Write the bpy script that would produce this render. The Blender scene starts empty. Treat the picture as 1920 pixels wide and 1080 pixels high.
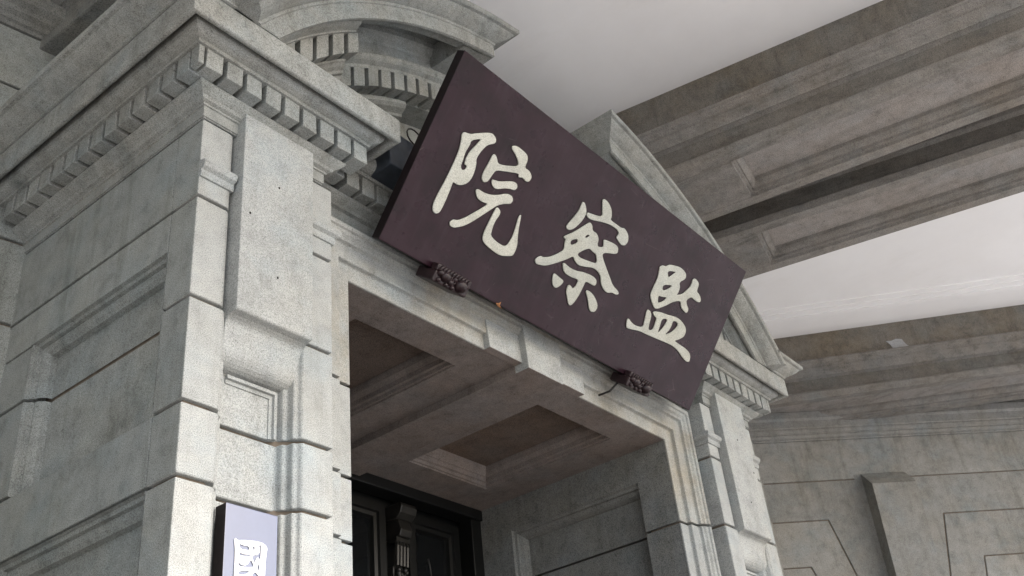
import bpy, bmesh, math, random
from mathutils import Matrix, Vector
random.seed(7)
S = bpy.context.scene
COL = S.collection
R = math.radians

# ------------------------------------------------------------------ camera, sky, sun, exposure
cam_d = bpy.data.cameras.new('camera')
cam = bpy.data.objects.new('camera', cam_d); COL.objects.link(cam)
cam_d.sensor_width = 36.0
cam_d.lens = 36.0 * 1973.17 / 1920.0
cam_d.clip_start = 0.05; cam_d.clip_end = 2000
CAM = Vector((-1.7883, -2.6339, 1.5898))
rx = Vector((0.62859646, -0.77170512, -0.09663178))      # picture right, in world axes
dn = Vector((0.36390272, 0.40165097, -0.84038759))       # picture down
fw = Vector((0.68734365, 0.49310010, 0.53330197))        # view direction
cam.matrix_world = Matrix(((rx.x, -dn.x, -fw.x, CAM.x), (rx.y, -dn.y, -fw.y, CAM.y),
                           (rx.z, -dn.z, -fw.z, CAM.z), (0, 0, 0, 1)))
S.camera = cam
SUN_EL, SUN_AZ = R(38), R(168)       # azimuth clockwise from +Y: the sun stands out in front of the porch
w = bpy.data.worlds.new('World'); S.world = w; w.use_nodes = True
nt = w.node_tree; nt.nodes.clear()
sky = nt.nodes.new('ShaderNodeTexSky'); sky.sky_type = 'NISHITA'; sky.sun_disc = False
sky.sun_elevation = SUN_EL; sky.sun_rotation = SUN_AZ
sky.air_density = 1.0; sky.dust_density = 3.0; sky.ozone_density = 1.0
bg = nt.nodes.new('ShaderNodeBackground'); bg.inputs['Strength'].default_value = 0.07
wo = nt.nodes.new('ShaderNodeOutputWorld')
nt.links.new(sky.outputs[0], bg.inputs[0]); nt.links.new(bg.outputs[0], wo.inputs[0])
sd = bpy.data.lights.new('sun', 'SUN'); sd.energy = 1.5; sd.angle = R(24); sd.color = (1.0, 0.985, 0.97)
sun = bpy.data.objects.new('sun', sd); COL.objects.link(sun)
sv = Vector((math.sin(SUN_AZ) * math.cos(SUN_EL), math.cos(SUN_AZ) * math.cos(SUN_EL), math.sin(SUN_EL)))
sun.rotation_euler = sv.to_track_quat('Z', 'Y').to_euler(); sun.location = sv * 60
S.view_settings.view_transform = 'Standard'; S.view_settings.look = 'None'
S.view_settings.gamma = 1.0; S.view_settings.use_curve_mapping = False
S.view_settings.exposure = 2.42
S.render.engine = 'CYCLES'
S.cycles.max_bounces = 8; S.cycles.diffuse_bounces = 4; S.cycles.glossy_bounces = 3

# ------------------------------------------------------------------ materials
def newmat(name):
    m = bpy.data.materials.new(name); m.use_nodes = True
    n = m.node_tree; b = n.nodes['Principled BSDF']
    return m, n, b
def N(n, t, **k):
    x = n.nodes.new(t)
    for a, v in k.items():
        if a in x.inputs: x.inputs[a].default_value = v
        else: setattr(x, a, v)
    return x
def noise(n, co, scale, detail=3.0, rough=0.55, sc=None):
    if sc:
        mp = N(n, 'ShaderNodeMapping'); mp.inputs['Scale'].default_value = sc
        n.links.new(co, mp.inputs['Vector']); co = mp.outputs[0]
    t = N(n, 'ShaderNodeTexNoise'); t.inputs['Scale'].default_value = scale
    t.inputs['Detail'].default_value = detail; t.inputs['Roughness'].default_value = rough
    n.links.new(co, t.inputs['Vector']); return t.outputs['Fac']
def ramp(n, fac, stops):
    r = N(n, 'ShaderNodeValToRGB'); e = r.color_ramp.elements
    while len(e) < len(stops): e.new(0.5)
    for i, (p, c) in enumerate(stops):
        e[i].position = p; e[i].color = (*c, 1) if len(c) == 3 else c
    n.links.new(fac, r.inputs[0]); return r.outputs[0]
def mixc(n, a, b, fac, mode='MIX'):
    x = N(n, 'ShaderNodeMix'); x.data_type = 'RGBA'; x.blend_type = mode
    for sock, v in ((x.inputs[6], a), (x.inputs[7], b), (x.inputs[0], fac)):
        if hasattr(v, 'links'): n.links.new(v, sock)
        else: sock.default_value = (*v, 1) if isinstance(v, tuple) else v
    return x.outputs[2]
G1 = (1, 1, 1)
def stone(name, col, grain=0.55, stain=0.5, warm=(0.75, 0.62, 0.48), streak=None, gscale=135, bump=0.35, cool=0.25):
    """washed granolithic render: salt-and-pepper grain over blotchy weathering"""
    m, n, b = newmat(name)
    co = N(n, 'ShaderNodeNewGeometry').outputs['Position']
    g = noise(n, co, gscale, 2.5, 0.7)
    lo = 1 - grain
    gc = ramp(n, g, [(0.30, (lo * 0.8,) * 3), (0.46, (1 - grain * 0.35,) * 3), (0.56, (1.0,) * 3), (0.70, (1.16,) * 3)])
    c = mixc(n, col, gc, 1.0, 'MULTIPLY')
    blot = noise(n, co, 1.7, 9, 0.7)
    c = mixc(n, c, mixc(n, c, warm, 1.0, 'MULTIPLY'), ramp(n, blot, [(0.42, (0, 0, 0)), (0.72, G1)]))
    blue = noise(n, co, 3.1, 4, 0.6, (1, 1, 1.3))
    c = mixc(n, c, mixc(n, c, (0.84, 0.93, 1.0), 1.0, 'MULTIPLY'), ramp(n, blue, [(0.5, (0, 0, 0)), (0.75, (cool * 3,) * 3)]))
    mt = noise(n, co, 8.0, 12, 0.78)                                    # cloudy mottling, coarse to fine
    k = 0.35 + 0.5 * stain
    c = mixc(n, c, ramp(n, mt, [(0.30, (1 - 0.55 * k,) * 3), (0.47, (1 - 0.12 * k,) * 3), (0.56, G1), (0.72, (1 + 0.22 * k,) * 3)]), 1.0, 'MULTIPLY')
    d = noise(n, co, 1.3, 10, 0.72, streak or (7.5, 7.5, 0.8))          # run-off marks
    dirt = ramp(n, d, [(0.52, (0, 0, 0)), (0.74, (stain * 0.75,) * 3)])
    c = mixc(n, c, mixc(n, c, (0.45, 0.44, 0.40), 1.0, 'MULTIPLY'), dirt)
    pt = noise(n, co, 34, 7, 0.7)                                       # small dark pits and lichen specks
    c = mixc(n, c, mixc(n, c, (0.35, 0.35, 0.33), 1.0, 'MULTIPLY'), ramp(n, pt, [(0.61, (0, 0, 0)), (0.70, (stain * 0.8,) * 3)]))
    oi = N(n, 'ShaderNodeObjectInfo')
    c = mixc(n, c, ramp(n, oi.outputs['Random'], [(0, (0.90, 0.905, 0.91)), (1, (1.06, 1.05, 1.04))]), 1.0, 'MULTIPLY')
    n.links.new(c, b.inputs['Base Color'])
    b.inputs['Roughness'].default_value = 0.88
    b.inputs['Specular IOR Level'].default_value = 0.25
    bp = N(n, 'ShaderNodeBump'); bp.inputs['Strength'].default_value = bump; bp.inputs['Distance'].default_value = 0.004
    big = noise(n, co, 22, 5, 0.6)
    ad = N(n, 'ShaderNodeMath', operation='MULTIPLY_ADD'); ad.inputs[1].default_value = 1.4
    n.links.new(big, ad.inputs[0]); n.links.new(g, ad.inputs[2]); n.links.new(ad.outputs[0], bp.inputs['Height'])
    n.links.new(bp.outputs[0], b.inputs['Normal'])
    return m
M = {}
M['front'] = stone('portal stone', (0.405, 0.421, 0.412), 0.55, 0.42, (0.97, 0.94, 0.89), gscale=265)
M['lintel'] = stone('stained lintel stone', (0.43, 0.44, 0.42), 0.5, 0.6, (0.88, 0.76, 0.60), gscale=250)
M['return'] = stone('shade toned return stone', (0.315, 0.335, 0.325), 0.62, 0.85, (0.96, 0.93, 0.87), gscale=240)  # front stone with more dirt, base colour also lowered for the shaded side
M['cornice'] = stone('cornice stone', (0.335, 0.35, 0.336), 0.6, 0.9, (0.96, 0.90, 0.84), gscale=240)
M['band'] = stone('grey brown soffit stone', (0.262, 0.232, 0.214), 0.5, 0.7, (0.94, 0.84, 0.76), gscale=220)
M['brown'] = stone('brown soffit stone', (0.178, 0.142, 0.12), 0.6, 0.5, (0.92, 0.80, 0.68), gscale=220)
M['reveal'] = stone('reveal stone', (0.22, 0.228, 0.222), 0.6, 0.8, (0.95, 0.9, 0.8), gscale=190)
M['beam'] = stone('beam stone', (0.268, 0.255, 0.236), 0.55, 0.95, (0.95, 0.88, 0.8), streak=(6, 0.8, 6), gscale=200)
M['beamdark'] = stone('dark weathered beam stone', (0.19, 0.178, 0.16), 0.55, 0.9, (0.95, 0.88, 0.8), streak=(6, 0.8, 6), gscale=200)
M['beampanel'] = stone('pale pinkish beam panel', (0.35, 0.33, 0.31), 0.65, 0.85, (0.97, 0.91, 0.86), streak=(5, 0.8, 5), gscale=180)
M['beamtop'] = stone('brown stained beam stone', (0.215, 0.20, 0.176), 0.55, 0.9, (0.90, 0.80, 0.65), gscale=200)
M['wall'] = stone('arcade stone', (0.30, 0.298, 0.282), 0.42, 0.75, (0.96, 0.91, 0.84), gscale=190, cool=0.3)
M['patch'] = stone('mortar patch', (0.42, 0.43, 0.44), 0.2, 0.2, gscale=160)
def plain(name, col, rough=0.5, spec=0.5, var=0.15, vs=8.0, bump=0.0, coat=0.0, metal=0.0):
    m, n, b = newmat(name)
    co = N(n, 'ShaderNodeNewGeometry').outputs['Position']
    f = noise(n, co, vs, 6, 0.6)
    lo = tuple(x * (1 - var) for x in col); hi = tuple(min(1, x * (1 + var)) for x in col)
    n.links.new(ramp(n, f, [(0.3, lo), (0.7, hi)]), b.inputs['Base Color'])
    b.inputs['Roughness'].default_value = rough; b.inputs['Specular IOR Level'].default_value = spec
    b.inputs['Metallic'].default_value = metal; b.inputs['Coat Weight'].default_value = coat
    if coat: b.inputs['Coat Roughness'].default_value = 0.05; b.inputs['Coat IOR'].default_value = 1.8
    if bump:
        bp = N(n, 'ShaderNodeBump'); bp.inputs['Strength'].default_value = bump; bp.inputs['Distance'].default_value = 0.003
        n.links.new(noise(n, co, vs * 9, 4), bp.inputs['Height']); n.links.new(bp.outputs[0], b.inputs['Normal'])
    return m
def plaster():
    m, n, b = newmat('white ceiling plaster')
    co = N(n, 'ShaderNodeNewGeometry').outputs['Position']
    c = ramp(n, noise(n, co, 0.9, 8, 0.65), [(0.3, (0.80, 0.79, 0.785)), (0.65, (0.86, 0.857, 0.857))])
    c = mixc(n, c, (0.70, 0.68, 0.65), ramp(n, noise(n, co, 1.6, 9, 0.7, (1, 0.35, 1)), [(0.56, (0, 0, 0)), (0.78, (0.5,) * 3)]))
    n.links.new(c, b.inputs['Base Color']); b.inputs['Roughness'].default_value = 0.8; b.inputs['Specular IOR Level'].default_value = 0.2
    bp = N(n, 'ShaderNodeBump'); bp.inputs['Strength'].default_value = 0.35; bp.inputs['Distance'].default_value = 0.01
    n.links.new(noise(n, co, 2.2, 7, 0.6, (1.6, 0.4, 1)), bp.inputs['Height']); n.links.new(bp.outputs[0], b.inputs['Normal'])
    return m
M['ceiling'] = plaster()
def lacquer():
    m, n, b = newmat('dark purple lacquer')
    co = N(n, 'ShaderNodeNewGeometry').outputs['Position']
    f = noise(n, co, 4.5, 7, 0.65, (1, 2.2, 0.8))
    c = ramp(n, f, [(0.28, (0.009, 0.0035, 0.0055)), (0.52, (0.019, 0.0066, 0.0112)), (0.74, (0.029, 0.0145, 0.0205))])
    st = noise(n, co, 6, 7, 0.7, (5.5, 0.5, 0.5))           # rain and wiping marks running down the board
    c = mixc(n, c, (0.05, 0.04, 0.046), ramp(n, st, [(0.50, (0, 0, 0)), (0.80, (0.35,) * 3)]))
    sc = noise(n, co, 45, 4, 0.7, (1, 1, 1))
    c = mixc(n, c, (0.07, 0.055, 0.058), ramp(n, sc, [(0.66, (0, 0, 0)), (0.78, (0.45,) * 3)]))
    scr = N(n, 'ShaderNodeTexVoronoi', feature='DISTANCE_TO_EDGE'); scr.inputs['Scale'].default_value = 3.3
    mp = N(n, 'ShaderNodeMapping'); mp.inputs['Scale'].default_value = (0.7, 2.6, 0.4); mp.inputs['Rotation'].default_value = (0.3, 0.5, 0.4)
    n.links.new(co, mp.inputs['Vector']); n.links.new(mp.outputs[0], scr.inputs['Vector'])
    msk = noise(n, co, 7, 3)
    sm = N(n, 'ShaderNodeMath', operation='MULTIPLY')
    n.links.new(ramp(n, scr.outputs['Distance'], [(0.0, G1), (0.006, (0, 0, 0))]), sm.inputs[0])
    n.links.new(ramp(n, msk, [(0.60, (0, 0, 0)), (0.66, (0.5,) * 3)]), sm.inputs[1])
    c = mixc(n, c, (0.16, 0.13, 0.13), sm.outputs[0])
    n.links.new(c, b.inputs['Base Color'])
    n.links.new(ramp(n, noise(n, co, 9, 5), [(0.3, (0.22,) * 3), (0.7, (0.42,) * 3)]), b.inputs['Roughness'])
    b.inputs['Specular IOR Level'].default_value = 0.2
    return m
M['lacquer'] = lacquer()
M['gloss'] = plain('sky tinted gloss lacquer', (0.045, 0.055, 0.11), 0.25, 0.8, 0.1, 8, coat=1.0)  # blue of the reflected sky is mixed into the base colour
M['edge'] = plain('black maroon lacquer', (0.006, 0.003, 0.004), 0.5, 0.25, 0.25, 12)
M['letter'] = stone('pale cream sanded gilt', (0.52, 0.53, 0.48), 0.4, 0.25, (0.97, 0.95, 0.88), gscale=230, bump=0.2, cool=0.1)
M['white'] = plain('white enamel', (0.82, 0.82, 0.81), 0.4, 0.4, 0.02)
M['carved'] = plain('carved dark purple wood', (0.016, 0.006, 0.008), 0.45, 0.5, 0.4, 30)
M['iron'] = plain('rusty black iron', (0.02, 0.018, 0.016), 0.6, 0.4, 0.4, 60, metal=0.3)
M['door'] = plain('black green door paint', (0.006, 0.0065, 0.0065), 0.42, 0.4, 0.25, 10)
M['darkwood'] = plain('dark bronze post', (0.015, 0.0145, 0.013), 0.4, 0.5, 0.35, 25)
M['leaf'] = plain('dry leaf', (0.42, 0.2, 0.09), 0.7, 0.2, 0.2, 60)
M['slate'] = plain('dark blue grey sheet metal', (0.035, 0.043, 0.055), 0.5, 0.4, 0.3, 14)
gm, gn, gb = newmat('dark door glass')
gb.inputs['Base Color'].default_value = (0.006, 0.007, 0.008, 1); gb.inputs['Roughness'].default_value = 0.06
gb.inputs['Specular IOR Level'].default_value = 0.4
M['glass'] = gm
M['ground'] = plain('pale granite paving', (0.52, 0.51, 0.49), 0.85, 0.2, 0.15, 3.0, 0.2)
M['asphalt'] = plain('warm brown paving', (0.40, 0.382, 0.368), 0.9, 0.2, 0.2, 6.0, 0.3)
M['bounce_absorber'] = plain('dark brown bounce cutting slab', (0.075, 0.060, 0.053), 0.6, 0.3, 0.2, 5.0, 0.2)
M['dark'] = plain('shadow gap mortar', (0.15, 0.125, 0.10), 0.95, 0.1, 0.3, 20)

# ------------------------------------------------------------------ mesh helpers
class MB:
    def __init__(s, mirror=False): s.v = []; s.f = []; s.m = mirror
    def add(s, vs, fs):
        o = len(s.v)
        for p in vs: s.v.append((4.4 - p[0], p[1], p[2]) if s.m else tuple(p))
        for f in fs:
            f = [i + o for i in f]
            s.f.append(f[::-1] if s.m else f)
        return s
    def box(s, x0, x1, y0, y1, z0, z1, mp=None):
        P = [(x0, y0, z0), (x1, y0, z0), (x1, y1, z0), (x0, y1, z0), (x0, y0, z1), (x1, y0, z1), (x1, y1, z1), (x0, y1, z1)]
        if mp: P = [mp(*p) for p in P]
        return s.add(P, [(3, 2, 1, 0), (4, 5, 6, 7), (0, 1, 5, 4), (1, 2, 6, 5), (2, 3, 7, 6), (3, 0, 4, 7)])
    def prism(s, poly, lo, hi, mp=lambda a, b, c: (a, b, c)):
        n = len(poly)
        P = [mp(a, b, lo) for a, b in poly] + [mp(a, b, hi) for a, b in poly]
        return s.add(P, [list(range(n))[::-1], list(range(n, 2 * n))] + [(i, (i + 1) % n, n + (i + 1) % n, n + i) for i in range(n)])
    def sweep(s, path, prof, mp=lambda a, b, c: (a, b, c), cap=True, last=None):
        """profile (offset to the RIGHT of the path, c) carried along a 2D path with mitred corners"""
        n = len(path); k = len(prof); P = []
        for i, (a, b) in enumerate(path):
            ds = []
            if i > 0: ds.append((a - path[i - 1][0], b - path[i - 1][1]))
            if i < n - 1: ds.append((path[i + 1][0] - a, path[i + 1][1] - b))
            ns = []
            for dx, dy in ds:
                l = math.hypot(dx, dy); ns.append((dy / l, -dx / l))
            if len(ns) == 2:
                mx_, my_ = ns[0][0] + ns[1][0], ns[0][1] + ns[1][1]
                d = mx_ * ns[0][0] + my_ * ns[0][1]; mx_, my_ = mx_ / d, my_ / d
            else: mx_, my_ = ns[0]
            for o, c in prof: P.append(mp(a + mx_ * o, b + my_ * o, c))
        F = [(i * k + j, i * k + j + 1, (i + 1) * k + j + 1, (i + 1) * k + j) for i in range(n - 1) for j in range(k - 1)]
        if cap: F += [list(range(k))[::-1], [(n - 1) * k + j for j in range(k)]]
        return s.add(P, F)
    def ball(s, c, r, nu=10, nv=7, rot=None):
        P = []; F = []
        for i in range(nv + 1):
            t = math.pi * i / nv
            for j in range(nu):
                u = 2 * math.pi * j / nu
                p = Vector((r[0] * math.sin(t) * math.cos(u), r[1] * math.sin(t) * math.sin(u), r[2] * math.cos(t)))
                if rot: p = rot @ p
                P.append((c[0] + p.x, c[1] + p.y, c[2] + p.z))
        for i in range(nv):
            for j in range(nu):
                F.append((i * nu + j, i * nu + (j + 1) % nu, (i + 1) * nu + (j + 1) % nu, (i + 1) * nu + j))
        return s.add(P, F)
    def tube(s, pts, r, n=8):
        P = []; F = []
        for i, p in enumerate(pts):
            p = Vector(p); a = Vector(pts[max(i - 1, 0)]); b = Vector(pts[min(i + 1, len(pts) - 1)])
            d = (b - a).normalized(); u = d.orthogonal().normalized() if i == 0 else (u - d * u.dot(d)).normalized()
            v = d.cross(u)
            for j in range(n):
                t = 2 * math.pi * j / n; q = p + u * r * math.cos(t) + v * r * math.sin(t); P.append(tuple(q))
        for i in range(len(pts) - 1):
            for j in range(n): F.append((i * n + j, i * n + (j + 1) % n, (i + 1) * n + (j + 1) % n, (i + 1) * n + j))
        F += [list(range(n))[::-1], [(len(pts) - 1) * n + j for j in range(n)]]
        return s.add(P, F)
    def mesh(s, name):
        me = bpy.data.meshes.new(name); me.from_pydata(s.v, [], s.f); me.validate(); me.update()
        bm = bmesh.new(); bm.from_mesh(me); bmesh.ops.remove_doubles(bm, verts=bm.verts, dist=1e-5)
        bmesh.ops.recalc_face_normals(bm, faces=bm.faces); bm.to_mesh(me); bm.free(); return me
    def build(s, name, mat, parent=None, bevel=0.0, smooth=False):
        return link(name, s.mesh(name), mat, parent, bevel, smooth)
def link(name, me, mat, parent=None, bevel=0.0, smooth=False):
    if not me.materials: me.materials.append(M[mat] if isinstance(mat, str) else mat)
    o = bpy.data.objects.new(name, me); COL.objects.link(o)
    if parent:
        o.parent = parent
        if parent.type == 'EMPTY': o.location = -parent.location
    if bevel:
        b = o.modifiers.new('bevel', 'BEVEL'); b.width = bevel; b.segments = 2; b.limit_method = 'ANGLE'; b.angle_limit = R(35)
    if smooth:
        for p in me.polygons: p.use_smooth = True
    return o
def thing(name, label, cat, loc=(0, 0, 0), group=None):
    o = bpy.data.objects.new(name, None); COL.objects.link(o); o.location = loc
    o.empty_display_size = 0.2
    return tag(o, label, cat, group)
def tag(o, label, cat, group=None):
    o['label'] = label; o['category'] = cat
    if group: o['group'] = group
    return o
def struct(o): o['kind'] = 'structure'; return o
XZ = lambda a, b, c: (a, c, b)       # plane of the front: (x, z) with depth y
YZ = lambda a, b, c: (c, a, b)       # plane of the side: (y, z) with depth x

# ------------------------------------------------------------------ ground
g = MB().add([(-150, -150, 0), (150, -150, 0), (150, 150, 0), (-150, 150, 0)], [(0, 1, 2, 3)]).build('ground', 'ground')
struct(g)
struct(MB().add([(-30, -5.2, .004), (40, -5.2, .004), (40, 1.4, .004), (-30, 1.4, .004)], [(0, 1, 2, 3)]).build('driveway', 'asphalt'))

struct(MB().box(-2.6, 7.0, -2.9, 1.7, -.1, .15).build('bounce_absorber', 'bounce_absorber', None, .01))  # added unseen slab, dark so less ground bounce reaches the undersides

# ------------------------------------------------------------------ the stone portal round the entrance
portal = thing('stone_portal', 'grey granite doorway surround with pilasters, dentil cornice and broken curved pediment', 'doorway', (2.2, 0.3, 0))
LOW = [(0, 0), (.14, 0), (.155, .010), (.168, .036), (.186, .042), (.207, .081), (.225, .085), (.45, .085), (.458, .081), (.464, .055),
       (.480, .050), (.484, .022), (.500, .016), (.506, .003), (.512, 0), (.655, 0), (.655, .2), (.10, .2), (.10, .155), (0, .155)]
UPP = [(0, 0), (.128, 0), (.140, .004), (.150, .016), (.156, .035), (.158, .06), (.53, .06), (.532, 0), (.655, 0), (.655, .2), (.10, .2), (.10, .155), (0, .155)]
CORE = [(.018, .018), (.12, .018), (.23, .105), (.43, .105), (.53, .018), (.637, .018), (.637, .5), (.12, .5), (.12, .17), (.018, .14)]
CORE_U = [(.018, .018), (.12, .018), (.15, .08), (.53, .08), (.55, .018), (.637, .018), (.637, .5), (.12, .5), (.12, .17), (.018, .14)]
JZ = [0.0, 0.54, 0.94, 1.34, 1.74, 2.14, 2.54, 2.94, 3.20, 3.60, 4.03, 4.40]
GAP = .0075
for mir in (False, True):
    pc = MB(mir); pc.prism(CORE, 0.0, 3.6); pc.prism(CORE_U, 3.6, 4.40)
    pier = pc.build('pilaster', 'dark', portal)
    pier['label'] = 'right hand pilaster' if mir else 'left hand pilaster with corner facing the viewer'
    for z0, z1 in zip(JZ[:-1], JZ[1:]):
        if z1 < 2.2 and mir: pass
        b = MB(mir).prism(UPP if z0 >= 3.59 else LOW, z0 + GAP, z1 - GAP)
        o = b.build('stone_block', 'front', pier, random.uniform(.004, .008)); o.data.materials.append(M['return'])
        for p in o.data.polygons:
            if abs(p.normal.x) > .9 and (p.center.x < .01 or p.center.x > 4.39): p.material_index = 1  # side faces get the darker tone with shade in its colour
    # capital astragals on the two flanks
    AST = [(-.02, 4.115), (.008, 4.115), (.012, 4.13), (.010, 4.145), (.026, 4.155), (.032, 4.172), (.026, 4.186), (.004, 4.192), (-.02, 4.192)]
    for pa in ([(0.001, 0), (.150, 0)], [(.515, 0), (.655, 0), (.655, .12)]):
        MB(mir).sweep(pa, AST).build('capital_moulding', 'front', pier, .002)
    # long console slab with its curved foot
    prof = [(.10, 4.515), (-.05, 4.515), (-.05, 3.592), (-.044, 3.586), (-.018, 3.582), (-.004, 3.574)]
    for i in range(1, 7):
        t = i / 6 * math.pi / 2
        prof.append((-.004 + .022 * math.sin(t), 3.574 - .085 * (1 - math.cos(t)) - .0 - .02 * i / 6))
    for i in range(1, 7):
        t = i / 6 * math.pi / 2
        prof.append((.018 + .060 * (1 - math.cos(t)), 3.469 - .065 * math.sin(t)))
    prof += [(.10, 3.40)]
    con = MB(mir).prism(prof, .16, .51, YZ).build('console', 'front', pier, .004)
    for (x, z) in ((.337, 4.21), (.20, 4.02), (.335, 3.79)):
        nb = MB(mir).ball((x + random.uniform(-.004, .004), -.0505, z), (.004, .003, .006), 8, 5)
        nb.build('iron_stud', 'iron', con)
    # stepped fillets of the sunk panel under the console
    fl = MB(mir)
    fl.sweep([(.226, 3.396), (.4495, 3.396), (.4495, 3.209)], [(0, .088), (0, .070), (.014, .068), (.016, .079), (.030, .080), (.032, .088)], XZ)
    fl.build('panel_fillet', 'front', pier)

# left return of the portal: sunk panels with moulded frames
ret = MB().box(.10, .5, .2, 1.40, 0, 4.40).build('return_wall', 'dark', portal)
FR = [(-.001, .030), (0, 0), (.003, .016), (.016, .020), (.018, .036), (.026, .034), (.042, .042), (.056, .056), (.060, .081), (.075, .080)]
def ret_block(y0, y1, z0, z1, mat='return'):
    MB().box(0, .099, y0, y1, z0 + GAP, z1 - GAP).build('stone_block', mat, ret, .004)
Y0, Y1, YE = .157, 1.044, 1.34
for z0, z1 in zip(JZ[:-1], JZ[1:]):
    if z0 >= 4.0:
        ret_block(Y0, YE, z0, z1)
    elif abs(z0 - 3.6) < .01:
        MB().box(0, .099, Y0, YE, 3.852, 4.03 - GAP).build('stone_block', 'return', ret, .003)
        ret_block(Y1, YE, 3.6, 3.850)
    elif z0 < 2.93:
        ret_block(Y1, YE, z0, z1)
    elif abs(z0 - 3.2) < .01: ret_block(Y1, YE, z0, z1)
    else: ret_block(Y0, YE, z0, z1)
def panel(z0, z1, top):
    a = [(Y1, z0), (Y1, z1)] + ([(Y0, z1)] if top else [])
    if top: a = [(Y0, z0), (Y0, z1), (Y1, z1), (Y1, z0)]
    m = MB()
    if top:
        m.sweep(a, FR, YZ, False)
        m.add([YZ(Y0 + .075, z0, .080), YZ(Y1 - .075, z0, .080), YZ(Y1 - .075, z1 - .075, .080), YZ(Y0 + .075, z1 - .075, .080)], [(0, 1, 2, 3)])
        m.add([YZ(Y0, z0, .081), YZ(Y0 + .076, z0, .081), YZ(Y0 + .076, z1, .081), YZ(Y0, z1, .081)], [(0, 1, 2, 3)])
    else:
        m.sweep([(Y0, z0), (Y0, z1)], FR, YZ, False); m.sweep([(Y1, z1), (Y1, z0)], FR, YZ, False)
        m.add([YZ(Y0 + .075, z0, .080), YZ(Y1 - .075, z0, .080), YZ(Y1 - .075, z1, .080), YZ(Y0 + .075, z1, .080)], [(0, 1, 2, 3)])
    m.build('sunk_panel', 'return', ret)
panel(3.60 + GAP, 3.852, True); panel(3.20 + .002, 3.60 - GAP, False)
panel(2.54 + GAP, 2.936, True); panel(2.14 + GAP, 2.54 - GAP, False); panel(1.74, 2.14 - GAP, False)
MB().box(.086, .12, .157, 1.05, 1.6, 3.85).build('panel_backing', 'dark', ret)
# right hand return, plain
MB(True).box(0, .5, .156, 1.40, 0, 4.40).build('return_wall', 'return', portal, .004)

# cornice breaking forward over each pilaster
def profile_scaled(pts): return [(q, z) for q, z in pts]
XR = .605
BED = [(-.05, 4.40 + GAP), (.004, 4.40 + GAP), (.004, 4.455), (.012, 4.457), (.012, 4.464), (.028, 4.470), (.036, 4.480), (.050, 4.488), (.066, 4.500), (.072, 4.508), (.072, 4.513),
       (.026, 4.515), (.026, 4.609), (-.05, 4.609)]
OVO = [(-.05, 4.606), (.142, 4.606), (.146, 4.612), (.146, 4.620), (.156, 4.622), (.172, 4.628), (.184, 4.638), (.190, 4.650), (.191, 4.664), (.188, 4.690), (-.05, 4.690)]
CRN = [(-.05, 4.688), (.205, 4.688), (.212, 4.650), (.218, 4.634), (.230, 4.630), (.240, 4.634), (.240, 4.752), (.236, 4.764), (.19, 4.768), (-.05, 4.768)]
SIM = [(-.05, 4.766), (.240, 4.766), (.247, 4.768), (.248, 4.778), (.262, 4.784), (.284, 4.793), (.306, 4.806), (.322, 4.822), (.328, 4.830), (.345, 4.832), (.350, 4.838), (.350, 4.856), (-.05, 4.862)]
DENT = []
for _ in range(6):
    me = MB().box(-.0368, .0368, 0, .104, -.0460, .0460).mesh('dentil')
    for v in me.vertices: v.co += Vector([random.uniform(-.0025, .0025) for _ in range(3)])
    me.materials.append(M['cornice']); DENT.append(me)
def dentil(parent, loc, rz=0.0, ry=0.0):
    o = link('dentil', random.choice(DENT), 'cornice', parent, .003)
    o.location = loc; o.rotation_euler = (random.uniform(-.015, .015), ry, rz + random.uniform(-.015, .015))
    return o
for mir in (False, True):
    path = [(0, 1.36), (0, 0), (XR, 0), (XR, .16)]
    mxx = (lambda x: 4.4 - x) if mir else (lambda x: x)
    cor = MB(mir).sweep(path, CRN).build('cornice', 'cornice', portal, .004)
    MB(mir).sweep(path, BED).build('bed_moulding', 'cornice', cor, .0015)
    MB(mir).sweep(path, OVO).build('ovolo_moulding', 'cornice', cor)
    MB(mir).sweep([(0, 1.36), (0, 0), (.03, 0)], SIM).build('cyma_moulding', 'cornice', cor)
    MB(mir).box(.002, XR - .002, .002, 1.36, 4.402, 4.86).build('cornice_core', 'cornice', cor)
    n = 9
    for i in range(n):                                  # front dentils
        x = -.058 + i * .0953
        dentil(cor, (mxx(x), -.131, 4.5605))
    for i in range(14):                                 # along the return
        y = -.036 + i * .0953
        dentil(cor, (mxx(-.131), y, 4.5605), rz=(-math.pi / 2 if not mir else math.pi / 2))
    MB(mir).box(-.131, -.106, -.131, -.082, 4.5145, 4.6065).build('dentil', 'cornice', cor, .003)      # corner piece
    # inside return of the break
    dentil(cor, (mxx(XR + .131), .040, 4.5605), rz=(math.pi / 2 if not mir else -math.pi / 2))

# recessed entablature between the breaks
ent = MB().sweep([(XR, .157), (4.4 - XR, .157)], [(-.2, 4.118), (0, 4.118), (0, 4.515), (.024, 4.52), (.024, 4.61), (-.2, 4.61)]).build('entablature', 'cornice', portal)
MB().sweep([(XR, .157), (4.4 - XR, .157)], [(-.02, 4.385), (.006, 4.385), (.008, 4.40), (.012, 4.464), (.028, 4.470), (.036, 4.480), (.066, 4.500), (.072, 4.515), (-.02, 4.515)]).build('bed_moulding', 'cornice', ent, .0015)
MB().sweep([(XR, .157), (4.4 - XR, .157)], OVO).build('ovolo_moulding', 'cornice', ent)
for i in range(33):
    x = .85 + i * .0945 - .04
    if x < 3.62: dentil(ent, (x, .026, 4.5605))

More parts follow.
